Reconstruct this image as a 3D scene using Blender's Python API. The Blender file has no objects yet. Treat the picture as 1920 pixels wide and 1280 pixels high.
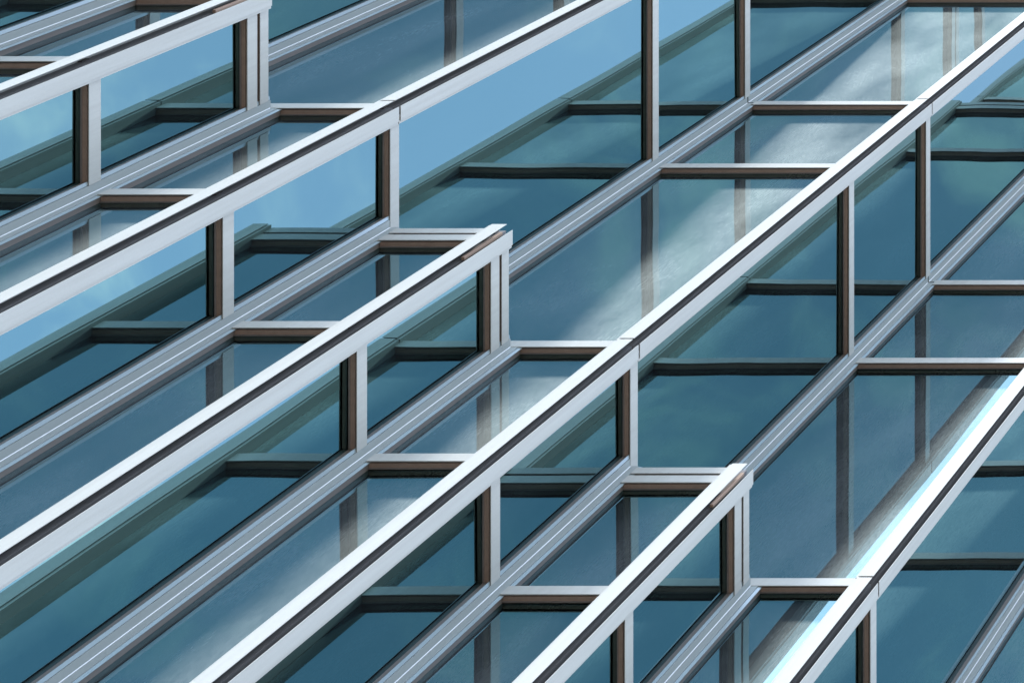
import bpy, math, random
from mathutils import Vector

random.seed(11)
S = bpy.context.scene

# ------------------------------------------------------------------ camera
# The lens points straight up beside the tower and is shifted, so that the
# folds of the plan keep their true shape while the height recedes.
LEVEL = 14.0                      # height of the setback level above the ground
DIST = 12.24                      # camera below that level
cam_data = bpy.data.cameras.new("camera")
cam = bpy.data.objects.new("camera", cam_data)
S.collection.objects.link(cam)
cam.location = (10.834, -5.593, LEVEL - DIST)
cam.rotation_euler = (math.pi, 0.0, 0.0)
cam_data.sensor_width = 36.0
cam_data.sensor_fit = 'HORIZONTAL'
cam_data.lens = 3049.0 / 1920.0 * 36.0
cam_data.shift_x = -(3432.0 - 960.0) / 1920.0
cam_data.shift_y = -(640.0 + 1191.0) / 1920.0
cam_data.clip_start = 0.05
cam_data.clip_end = 6000.0
S.camera = cam

# ------------------------------------------------------------------ light
to_sun = Vector((-0.69, -0.90, 4.5)).normalized()
elev = math.asin(to_sun.z)
azim = math.atan2(to_sun.x, to_sun.y)

W = bpy.data.worlds.new("World")
S.world = W
W.use_nodes = True
nt = W.node_tree
nt.nodes.clear()
N, LK = nt.nodes.new, nt.links.new
out = N('ShaderNodeOutputWorld')
bg = N('ShaderNodeBackground')
bg.inputs['Strength'].default_value = 0.15
sky = N('ShaderNodeTexSky')
sky.sky_type = 'NISHITA'
sky.sun_disc = False
sky.sun_elevation = elev
sky.sun_rotation = azim
sky.air_density = 1.0
sky.dust_density = 0.6
sky.ozone_density = 1.0
tc = N('ShaderNodeTexCoord')
sep = N('ShaderNodeSeparateXYZ')
LK(tc.outputs['Generated'], sep.inputs[0])
zz = N('ShaderNodeMath'); zz.operation = 'MAXIMUM'; zz.inputs[1].default_value = 0.02
LK(sep.outputs['Z'], zz.inputs[0])
za = N('ShaderNodeMath'); za.operation = 'ADD'; za.inputs[1].default_value = 0.12
LK(zz.outputs[0], za.inputs[0])
dx = N('ShaderNodeMath'); dx.operation = 'DIVIDE'
dy = N('ShaderNodeMath'); dy.operation = 'DIVIDE'
LK(sep.outputs['X'], dx.inputs[0]); LK(za.outputs[0], dx.inputs[1])
LK(sep.outputs['Y'], dy.inputs[0]); LK(za.outputs[0], dy.inputs[1])
cmb = N('ShaderNodeCombineXYZ')
LK(dx.outputs[0], cmb.inputs['X']); LK(dy.outputs[0], cmb.inputs['Y'])
# fair-weather sky: a thin veil, broken by wisps of high cloud
cn = N('ShaderNodeTexNoise')
cn.inputs['Scale'].default_value = 9.0
cn.inputs['Detail'].default_value = 10.0
cn.inputs['Roughness'].default_value = 0.60
cn.inputs['Distortion'].default_value = 0.7
LK(cmb.outputs[0], cn.inputs['Vector'])
cr = N('ShaderNodeMapRange'); cr.interpolation_type = 'SMOOTHSTEP'
cr.inputs['From Min'].default_value = 0.45
cr.inputs['From Max'].default_value = 0.74
LK(cn.outputs['Fac'], cr.inputs['Value'])
cn2 = N('ShaderNodeTexNoise')
cn2.inputs['Scale'].default_value = 2.6
cn2.inputs['Detail'].default_value = 4.0
LK(cmb.outputs[0], cn2.inputs['Vector'])
cr2 = N('ShaderNodeMapRange'); cr2.interpolation_type = 'SMOOTHSTEP'
cr2.inputs['From Min'].default_value = 0.40
cr2.inputs['From Max'].default_value = 0.62
cr2.inputs['To Min'].default_value = 0.10
LK(cn2.outputs['Fac'], cr2.inputs['Value'])
cmul = N('ShaderNodeMath'); cmul.operation = 'MULTIPLY'
LK(cr.outputs[0], cmul.inputs[0]); LK(cr2.outputs[0], cmul.inputs[1])
cfac = N('ShaderNodeMath'); cfac.operation = 'MULTIPLY_ADD'
cfac.inputs[1].default_value = 0.74
cfac.inputs[2].default_value = 0.26
LK(cmul.outputs[0], cfac.inputs[0])
bw = N('ShaderNodeRGBToBW')
LK(sky.outputs[0], bw.inputs[0])
cb = N('ShaderNodeVectorMath'); cb.operation = 'SCALE'
cb.inputs[0].default_value = (2.45, 2.45, 2.5)
LK(bw.outputs[0], cb.inputs['Scale'])
mx = N('ShaderNodeMix'); mx.data_type = 'RGBA'
LK(cfac.outputs[0], mx.inputs['Factor'])
LK(sky.outputs[0], mx.inputs[6]); LK(cb.outputs[0], mx.inputs[7])
LK(mx.outputs[2], bg.inputs['Color'])
LK(bg.outputs[0], out.inputs['Surface'])

sun_data = bpy.data.lights.new("sun", 'SUN')
sun_data.energy = 3.0
sun_data.angle = math.radians(2.0)
sun_data.color = (1.0, 0.96, 0.91)
sun = bpy.data.objects.new("sun", sun_data)
S.collection.objects.link(sun)
sun.rotation_euler = to_sun.to_track_quat('Z', 'Y').to_euler()
sun.location = to_sun * 60

S.view_settings.view_transform = 'Standard'
S.view_settings.look = 'None'
S.view_settings.gamma = 1.0
S.view_settings.use_curve_mapping = False
S.view_settings.exposure = 2.38
S.render.engine = 'CYCLES'
S.cycles.max_bounces = 7
S.cycles.glossy_bounces = 5
S.cycles.diffuse_bounces = 3
S.cycles.caustics_reflective = False
S.cycles.caustics_refractive = False
S.cycles.sample_clamp_indirect = 6.0

# ------------------------------------------------------------------ materials
def new_mat(name):
    m = bpy.data.materials.new(name)
    m.use_nodes = True
    m.node_tree.nodes.clear()
    o = m.node_tree.nodes.new('ShaderNodeOutputMaterial')
    return m, m.node_tree, o

def obj_coords(t, scale, offset=100.0):
    """object coordinates, scaled, shifted by a number of its own for every piece"""
    c = t.nodes.new('ShaderNodeTexCoord')
    info = t.nodes.new('ShaderNodeObjectInfo')
    k = t.nodes.new('ShaderNodeMath'); k.operation = 'MULTIPLY'
    k.inputs[1].default_value = offset
    t.links.new(info.outputs['Random'], k.inputs[0])
    mp = t.nodes.new('ShaderNodeMapping')
    mp.inputs['Scale'].default_value = scale
    t.links.new(c.outputs['Object'], mp.inputs['Vector'])
    ad = t.nodes.new('ShaderNodeVectorMath'); ad.operation = 'ADD'
    t.links.new(mp.outputs[0], ad.inputs[0])
    t.links.new(k.outputs[0], ad.inputs[1])
    return ad.outputs[0], info.outputs['Random']

def metal(name, col, rough=0.45, metallic=0.0, grime=0.25, var=0.08, spec=0.5):
    m, t, o = new_mat(name)
    p = t.nodes.new('ShaderNodeBsdfPrincipled')
    t.links.new(p.outputs[0], o.inputs['Surface'])
    p.inputs['Metallic'].default_value = metallic
    p.inputs['Specular IOR Level'].default_value = spec
    v, rnd = obj_coords(t, (22, 22, 1.6))
    n1 = t.nodes.new('ShaderNodeTexNoise')
    n1.inputs['Scale'].default_value = 1.0
    n1.inputs['Detail'].default_value = 6.0
    n1.inputs['Roughness'].default_value = 0.6
    t.links.new(v, n1.inputs['Vector'])
    v2, _ = obj_coords(t, (90, 90, 90))
    n2 = t.nodes.new('ShaderNodeTexNoise')
    n2.inputs['Scale'].default_value = 1.0
    n2.inputs['Detail'].default_value = 3.0
    t.links.new(v2, n2.inputs['Vector'])
    mr = t.nodes.new('ShaderNodeMapRange')
    mr.inputs['From Min'].default_value = 0.35; mr.inputs['From Max'].default_value = 0.75
    mr.inputs['To Min'].default_value = 0.0; mr.inputs['To Max'].default_value = grime
    t.links.new(n1.outputs['Fac'], mr.inputs['Value'])
    mix = t.nodes.new('ShaderNodeMix'); mix.data_type = 'RGBA'
    mix.inputs[6].default_value = (*col, 1)
    mix.inputs[7].default_value = (col[0] * .55, col[1] * .53, col[2] * .50, 1)
    t.links.new(mr.outputs[0], mix.inputs['Factor'])
    # piece to piece and fine-grain brightness differences
    add = t.nodes.new('ShaderNodeMath'); add.operation = 'MULTIPLY_ADD'
    add.inputs[1].default_value = var; add.inputs[2].default_value = 1.0 - var * 0.75
    t.links.new(rnd, add.inputs[0])
    g = t.nodes.new('ShaderNodeMath'); g.operation = 'MULTIPLY_ADD'
    g.inputs[1].default_value = 0.12
    t.links.new(n2.outputs['Fac'], g.inputs[0])
    t.links.new(add.outputs[0], g.inputs[2])
    sc = t.nodes.new('ShaderNodeVectorMath'); sc.operation = 'SCALE'
    t.links.new(mix.outputs[2], sc.inputs[0]); t.links.new(g.outputs[0], sc.inputs['Scale'])
    t.links.new(sc.outputs[0], p.inputs['Base Color'])
    rr = t.nodes.new('ShaderNodeMapRange')
    rr.inputs['To Min'].default_value = rough - 0.1; rr.inputs['To Max'].default_value = rough + 0.12
    t.links.new(n1.outputs['Fac'], rr.inputs['Value'])
    t.links.new(rr.outputs[0], p.inputs['Roughness'])
    b = t.nodes.new('ShaderNodeBump')
    b.inputs['Strength'].default_value = 0.12; b.inputs['Distance'].default_value = 0.002
    t.links.new(n2.outputs['Fac'], b.inputs['Height'])
    t.links.new(b.outputs[0], p.inputs['Normal'])
    return m

M_WHITE = metal("white_painted_metal", (0.247, 0.267, 0.262), 0.42, 0.0, 0.26, 0.07)
M_WHITE_SHADED = metal("shaded_white_metal", (0.172, 0.205, 0.212), 0.40, 0.0, 0.14, 0.04)  # the white trim paint again, toned down for the shade in valley corners
M_LIP = metal("bright_anodised_metal", (0.22, 0.285, 0.32), 0.30, 0.3, 0.05, 0.04)
M_BEAD = metal("polished_bead_metal", (0.34, 0.38, 0.40), 0.3, 0.2, 0.05, 0.05)
M_BROWN = metal("bronze_frame_metal", (0.225, 0.172, 0.14), 0.45, 0.15, 0.45, 0.12)
M_WARM = metal("weathered_frame_metal", (0.115, 0.108, 0.105), 0.5, 0.1, 0.5, 0.1)
M_DARK = metal("dark_groove_metal", (0.075, 0.078, 0.083), 0.5, 0.1, 0.4, 0.1)
M_SHADOW_GAP = metal("black_gap_shade", (0.018, 0.016, 0.015), 0.6, 0.0, 0.2, 0.1)  # near-black colour stands in for the shade inside the bar gaps

def glass(name, dust_glare):
    m, t, o = new_mat(name)
    L, NN = t.links.new, t.nodes.new
    # slow waves in the toughened pane
    v, rnd = obj_coords(t, (1.0, 1.0, 0.55))
    nz = NN('ShaderNodeTexNoise')
    nz.inputs['Scale'].default_value = 1.5
    nz.inputs['Detail'].default_value = 0.0
    L(v, nz.inputs['Vector'])
    b = NN('ShaderNodeBump')
    b.inputs['Strength'].default_value = 1.0
    b.inputs['Distance'].default_value = 0.0031
    L(nz.outputs['Fac'], b.inputs['Height'])
    gl = NN('ShaderNodeBsdfGlossy')
    gl.distribution = 'GGX'
    gl.inputs['Roughness'].default_value = 0.01
    lw = NN('ShaderNodeLayerWeight'); lw.inputs['Blend'].default_value = 0.25
    tint = NN('ShaderNodeMix'); tint.data_type = 'RGBA'
    tint.inputs[6].default_value = (0.084, 0.177, 0.190, 1)
    tint.inputs[7].default_value = (0.76, 0.84, 0.87, 1)
    L(lw.outputs['Fresnel'], tint.inputs['Factor'])
    pv = NN('ShaderNodeMath'); pv.operation = 'MULTIPLY_ADD'
    pv.inputs[1].default_value = 0.16; pv.inputs[2].default_value = 0.92
    L(rnd, pv.inputs[0])
    tv = NN('ShaderNodeVectorMath'); tv.operation = 'SCALE'
    L(tint.outputs[2], tv.inputs[0]); L(pv.outputs[0], tv.inputs['Scale'])
    L(tv.outputs[0], gl.inputs['Color'])
    L(b.outputs[0], gl.inputs['Normal'])
    # dusty film in streaks down the pane; the sun's glare on it is imitated
    # by a narrow scatter lobe turned upward
    v2, _ = obj_coords(t, (150, 150, 22))
    n2 = NN('ShaderNodeTexNoise')
    n2.inputs['Scale'].default_value = 1.0; n2.inputs['Detail'].default_value = 4.0
    n2.inputs['Roughness'].default_value = 0.65
    L(v2, n2.inputs['Vector'])
    v3, _ = obj_coords(t, (2.0, 2.0, 1.1))
    n3 = NN('ShaderNodeTexNoise')
    n3.inputs['Scale'].default_value = 1.0; n3.inputs['Detail'].default_value = 5.0
    L(v3, n3.inputs['Vector'])
    m2 = NN('ShaderNodeMapRange')
    m2.inputs['From Min'].default_value = 0.30; m2.inputs['From Max'].default_value = 0.72
    m2.inputs['To Min'].default_value = 0.68; m2.inputs['To Max'].default_value = 1.32
    L(n2.outputs['Fac'], m2.inputs['Value'])
    m3 = NN('ShaderNodeMapRange')
    m3.inputs['From Min'].default_value = 0.3; m3.inputs['From Max'].default_value = 0.7
    m3.inputs['To Min'].default_value = 0.55; m3.inputs['To Max'].default_value = 1.45
    L(n3.outputs['Fac'], m3.inputs['Value'])
    mm = NN('ShaderNodeMath'); mm.operation = 'MULTIPLY'
    L(m2.outputs[0], mm.inputs[0]); L(m3.outputs[0], mm.inputs[1])
    ds = NN('ShaderNodeVectorMath'); ds.operation = 'SCALE'
    ds.inputs[0].default_value = (dust_glare * 0.82, dust_glare * 0.97, dust_glare)
    L(mm.outputs[0], ds.inputs['Scale'])
    geo = NN('ShaderNodeNewGeometry')
    flat = NN('ShaderNodeVectorMath'); flat.operation = 'SCALE'
    flat.inputs['Scale'].default_value = 0.3
    L(geo.outputs['Normal'], flat.inputs[0])
    up = NN('ShaderNodeVectorMath'); up.operation = 'ADD'
    up.inputs[1].default_value = (0, 0, 1)
    L(flat.outputs[0], up.inputs[0])
    un = NN('ShaderNodeVectorMath'); un.operation = 'NORMALIZE'
    L(up.outputs[0], un.inputs[0])
    df = NN('ShaderNodeBsdfToon')
    df.component = 'DIFFUSE'
    df.inputs['Size'].default_value = 0.22
    df.inputs['Smooth'].default_value = 0.14
    L(ds.outputs[0], df.inputs['Color'])
    L(un.outputs[0], df.inputs['Normal'])
    a1 = NN('ShaderNodeAddShader')
    L(gl.outputs[0], a1.inputs[0]); L(df.outputs[0], a1.inputs[1])
    L(a1.outputs[0], o.inputs['Surface'])
    return m

M_GLASS = glass("blue_mirror_glass", 0.012)
M_GLASS_DUST_GLARE = glass("dusty_glare_mirror_glass", 0.060)  # dusty film plus imitated sun glare, for the long fold sides

def ground_mat():
    m, t, o = new_mat("grey_stone_paving")
    p = t.nodes.new('ShaderNodeBsdfPrincipled')
    t.links.new(p.outputs[0], o.inputs['Surface'])
    c = t.nodes.new('ShaderNodeTexCoord')
    br = t.nodes.new('ShaderNodeTexBrick')
    br.inputs['Scale'].default_value = 1.0
    br.inputs['Color1'].default_value = (0.22, 0.20, 0.18, 1)
    br.inputs['Color2'].default_value = (0.19, 0.175, 0.16, 1)
    br.inputs['Mortar'].default_value = (0.09, 0.085, 0.08, 1)
    br.inputs['Brick Width'].default_value = 0.8
    br.inputs['Row Height'].default_value = 0.4
    br.inputs['Mortar Size'].default_value = 0.008
    t.links.new(c.outputs['Object'], br.inputs['Vector'])
    t.links.new(br.outputs['Color'], p.inputs['Base Color'])
    p.inputs['Roughness'].default_value = 0.85
    return m

M_GROUND = ground_mat()
M_WALL = metal("grey_render_wall", (0.32, 0.33, 0.34), 0.8, 0.0, 0.3, 0.05)

# ------------------------------------------------------------------ mesh helpers
CACHE = {}

def prism_mesh(poly, z0, z1):
    key = (tuple((round(x, 4), round(y, 4)) for x, y in poly), round(z0, 4), round(z1, 4))
    if key in CACHE:
        return CACHE[key]
    area = sum(poly[i][0] * poly[(i + 1) % len(poly)][1] - poly[(i + 1) % len(poly)][0] * poly[i][1]
               for i in range(len(poly)))
    if area < 0:
        poly = poly[::-1]
    n = len(poly)
    vs = [(x, y, z0) for x, y in poly] + [(x, y, z1) for x, y in poly]
    fs = [tuple(range(n - 1, -1, -1)), tuple(range(n, 2 * n))]
    fs += [(i, (i + 1) % n, (i + 1) % n + n, i + n) for i in range(n)]
    me = bpy.data.meshes.new("prism")
    me.from_pydata(vs, [], fs)
    me.update()
    CACHE[key] = me
    return me

def add(name, poly, z0, z1, mat, parent, loc=(0, 0, 0), rot=(0, 0, 0)):
    me = prism_mesh(poly, z0, z1)
    if me.materials and me.materials[0] != mat:
        me = me.copy(); me.materials.clear()
    if not me.materials:
        me.materials.append(mat)
    o = bpy.data.objects.new(name, me)
    S.collection.objects.link(o)
    o.location = loc
    o.rotation_euler = rot
    if parent is not None:
        o.parent = parent
    return o

def rect(x0, x1, y0, y1):
    return [(x0, y0), (x1, y0), (x1, y1), (x0, y1)]

# ------------------------------------------------------------------ setting
g = add('ground', rect(-2500, 2500, -2500, 2500), -0.5, 0.0, M_GROUND, None)
g['kind'] = 'structure'

# ------------------------------------------------------------------ the tower
tower = bpy.data.objects.new('glass_tower', None)
S.collection.objects.link(tower)
tower['label'] = "pleated tower of blue mirror glass with white metal ridges and bronze framed panes"
tower['category'] = "building"

A, B = 0.897, 0.903               # depth of a short fold side, width of a long fold side
GL = 0.054                        # glass behind the face of the trims
PROUD = 0.040                     # ridge caps in front of the trims
FLOOR, SPAN = 4.0, 1.27           # storey height and its spandrel band
K0, K1 = -6, 10                   # first and last ridge, a multiple of four apart
BASE = -LEVEL + 0.02
LOBBY = -8.0                      # below this the panes are one tall sheet
TOP = 20.0

def P(k, na=0, nb=0):
    """plan point: k whole folds from the origin, then na sides and nb widths"""
    return (k * B + nb * B, k * A + na * A)

def pane(kind, p, q, z0, z1):
    """kind 'r': side running along +Y that faces +X; 't': width along +X that faces -Y"""
    t = 0.024
    tilt = (random.gauss(0, 0.0018), random.gauss(0, 0.0018))
    zc, h = (z0 + z1) / 2, (z1 - z0) / 2 - 0.004
    if kind == 'r':
        yc, w = (p[1] + q[1]) / 2, (q[1] - p[1]) / 2 - 0.045
        o = add('glass_pane', rect(-t, 0, -w, w), -h, h, M_GLASS, tower,
                (p[0] - GL, yc, LEVEL + zc), (0, tilt[0], tilt[1]))
    else:
        xc, w = (p[0] + q[0]) / 2, (q[0] - p[0]) / 2 - 0.045
        o = add('glass_pane', rect(-w, w, 0, t), -h, h, M_GLASS_DUST_GLARE, tower,
                (xc, p[1] + GL, LEVEL + zc), (tilt[0], 0, tilt[1]))
    return o

def transom(kind, p, q, zc, w=0.075):
    """bar across a face: bronze body on the glass, shadow gap, pale cover plate"""
    h = w / 2
    ridge_end, valley_end = 0.135, 0.061
    if kind == 'r':
        y0, y1 = p[1] + ridge_end, q[1] - valley_end
        yb0, yb1 = p[1] + 0.06, q[1] - 0.070
        L = (p[0], 0, LEVEL + zc)
        body = add('transom', rect(-GL - 0.02, -0.016, yb0, yb1), -h + .003, h - .003, M_BROWN, tower, L)
        add('shadow_gap', rect(-0.0162, -0.0042, yb0, yb1), -h + .014, h - .014, M_SHADOW_GAP, body)
        add('cover_plate', rect(-0.004, 0.003, y0, y1), -h, h, M_WHITE, body)
        add('glazing_bead', rect(-GL + 0.001, -GL + 0.010, yb0, yb1), -h - .004, -h + .0028, M_WARM, body)
    else:
        x0, x1 = p[0] + valley_end, q[0] - ridge_end
        xb0, xb1 = p[0] + 0.070, q[0] - 0.06
        L = (0, p[1], LEVEL + zc)
        body = add('transom', rect(xb0, xb1, 0.016, GL + 0.02), -h + .003, h - .003, M_BROWN, tower, L)
        add('shadow_gap', rect(xb0, xb1, 0.0042, 0.0162), -h + .014, h - .014, M_SHADOW_GAP, body)
        add('cover_plate', rect(x0, x1, -0.003, 0.004), -h, h, M_WHITE, body)
        add('glazing_bead', rect(xb0, xb1, GL - 0.010, GL - 0.001), -h - .004, -h + .0028, M_WARM, body)
    return body

def ridge(p, z0, z1, ended=False):
    """outer corner of a fold; local x towards -X is u, local y towards +Y is v, from the outer corner"""
    c = (p[0] + PROUD, p[1] - PROUD)
    h = z1 - z0
    loc = (c[0], c[1], LEVEL + z0)
    g = PROUD + GL
    def pl(pts): return [(-u, v) for u, v in pts]
    post = add('ridge_trim', pl([(.052, .052), (.052, .150), (g + .03, .150), (g + .03, g + .03), (.150, g + .03), (.150, .052)]),
               0.0, h, M_DARK, tower, loc)
    e = 0.004
    add('cover_plate', pl([(0, .044), (.004, .044), (.004, .156), (0, .156)]), e, h - e, M_WHITE, post)
    add('cover_plate', pl([(.044, 0), (.156, 0), (.156, .004), (.044, .004)]), e, h - e, M_WHITE, post)
    add('backing_strip', pl([(.0102, .130), (g - .001, .130), (g - .001, .178), (.0102, .178)]), 0.001, h - .001, M_WHITE, post)
    add('backing_strip', pl([(.130, .0102), (.178, .0102), (.178, g - .001), (.130, g - .001)]), 0.001, h - .001, M_WHITE, post)
    if ended:
        add('corner_block', pl([(.030, .030), (.053, .030), (.053, .053), (.030, .053)]), h - .40, h - .06, M_BROWN, post)
    return post

def valley(p, z0, z1):
    """inner corner of a fold: two stepped plates on bronze flanks, bead in the corner"""
    h = z1 - z0
    loc = (p[0], p[1], LEVEL + z0)
    b = 0.078
    body = add('valley_trim', [(-.0122, .0122), (-.0122, -b), (-GL - .02, -b), (-GL - .02, GL + .02), (b, GL + .02), (b, .0122)],
               0.0, h, M_WARM, tower, loc)
    e = 0.004
    add('cover_plate', [(0, .0), (0, -.059), (-.012, -.059), (-.012, .0)], e, h - e, M_WHITE_SHADED, body)
    add('cover_plate', [(.0, 0), (.059, 0), (.059, .012), (.0, .012)], e, h - e, M_WHITE_SHADED, body)
    add('edge_strip', [(-.005, -.0625), (-.009, -.088), (-.0121, -.088), (-.0121, -.0625)], e, h - e, M_LIP, body)
    add('edge_strip', [(.0625, .005), (.088, .009), (.088, .0121), (.0625, .0121)], e, h - e, M_LIP, body)
    add('corner_bead', [(.0002, -.0002), (.0002, -.0045), (.0045, -.0002)], e, h - e, M_BEAD, body)
    return body

def bays(z0, z1):
    """bar centres between z0 and z1"""
    zs = []
    n = math.floor(z0 / FLOOR) - 1
    while n * FLOOR < z1 + FLOOR:
        for z in (n * FLOOR + 0.028, n * FLOOR - SPAN + 0.025):
            if z0 < z < z1 and z > LOBBY - .5:
                zs.append(z)
        n += 1
    return sorted(zs)

def joints(z0, z1):
    """storey joints of the running trims"""
    zs = [z0]
    n = math.floor(z0 / FLOOR)
    while n * FLOOR < z1 - 0.5:
        if n * FLOOR + .03 > z0 + 0.5:
            zs.append(n * FLOOR + .03)
        n += 1
    return zs + [z1]

def face(kind, p, q, z0, z1, double_top=False, top_bar=True):
    zs = bays(z0 + 0.3, z1 - 0.3)
    edges = [z0] + zs
    if double_top:
        bars = zs + [z1 - 0.118, z1 - 0.026]
        edges.append(z1 - 0.14)
    else:
        bars = list(zs)
        edges.append(z1)
    for z in bars:
        transom(kind, p, q, z, 0.064 if (double_top and z > z1 - .1) else 0.075)
    for lo, hi in zip(edges[:-1], edges[1:]):
        pane(kind, p, q, lo, hi)

def tier(step, z0, z1, last):
    """folds 'step' wide from z0 to z1; folds that end at z1 carry a double bar and a ledge"""
    for k in range(K0, K1 + 1, step):
        r0 = P(k)
        ends = ((k - K0) // step) % 2 == 1 and not last
        zt = z1 - 0.03 if ends else z1 + (0 if last else .028)
        zs = z0 if z0 < T1 else z0 - .036
        zj = joints(zs, zt)
        for lo, hi in zip(zj[:-1], zj[1:]):
            ridge(r0, lo + (.006 if lo > zs else 0), hi, ends and hi == zt)
        if k == K1:
            break
        v = P(k, step, 0)
        r1 = P(k, step, step)
        ends1 = ((k + step - K0) // step) % 2 == 1 and not last
        zj = joints(z0, z1)
        for lo, hi in zip(zj[:-1], zj[1:]):
            valley(v, lo + (.008 if lo > z0 else 0), hi)
        face('r', r0, v, z0, z1 - (.03 if ends else 0), ends)
        face('t', v, r1, z0, z1 - (.03 if ends1 else 0), ends1)
        if ends1:
            # flat cover over the fold that stops here
            c0 = P(k, step, 0)
            add('ledge', rect(-.05, step * B - .06, .06, step * A + .05), -.028, -.004, M_WHITE_SHADED, tower,
                (c0[0], c0[1], LEVEL + z1))
    if not last:
        # bars of the wider folds that start at this level
        for k in range(K0, K1, step * 2):
            transom('r', P(k), P(k, step * 2, 0), z1 + .028)
            transom('t', P(k, step * 2, 0), P(k, step * 2, step * 2), z1 + .028)

T1, T2 = 0.0, 8.0
tier(1, BASE, T1, False)
tier(2, T1 + .07, T2, False)
tier(4, T2 + .07, TOP, True)

# closed volume behind the folds
def backing(step, z0, z1):
    d = 0.16
    pts = []
    for k in range(K0, K1, step):
        r0, v = P(k), P(k, step, 0)
        pts += [(r0[0] - d, r0[1] + d), (v[0] - d, v[1] + d)]
    e = P(K1)
    pts.append((e[0] - d, e[1] + d))
    s = P(K0)
    pts += [(e[0] - 9, e[1] + 13), (s[0] - 11, s[1] + 11)]
    add('inner_wall', pts, LEVEL + z0, LEVEL + z1, M_WALL, tower)
backing(1, BASE, T1 - .05)
backing(2, T1 - .04, T2 - .05)
backing(4, T2 - .04, TOP)
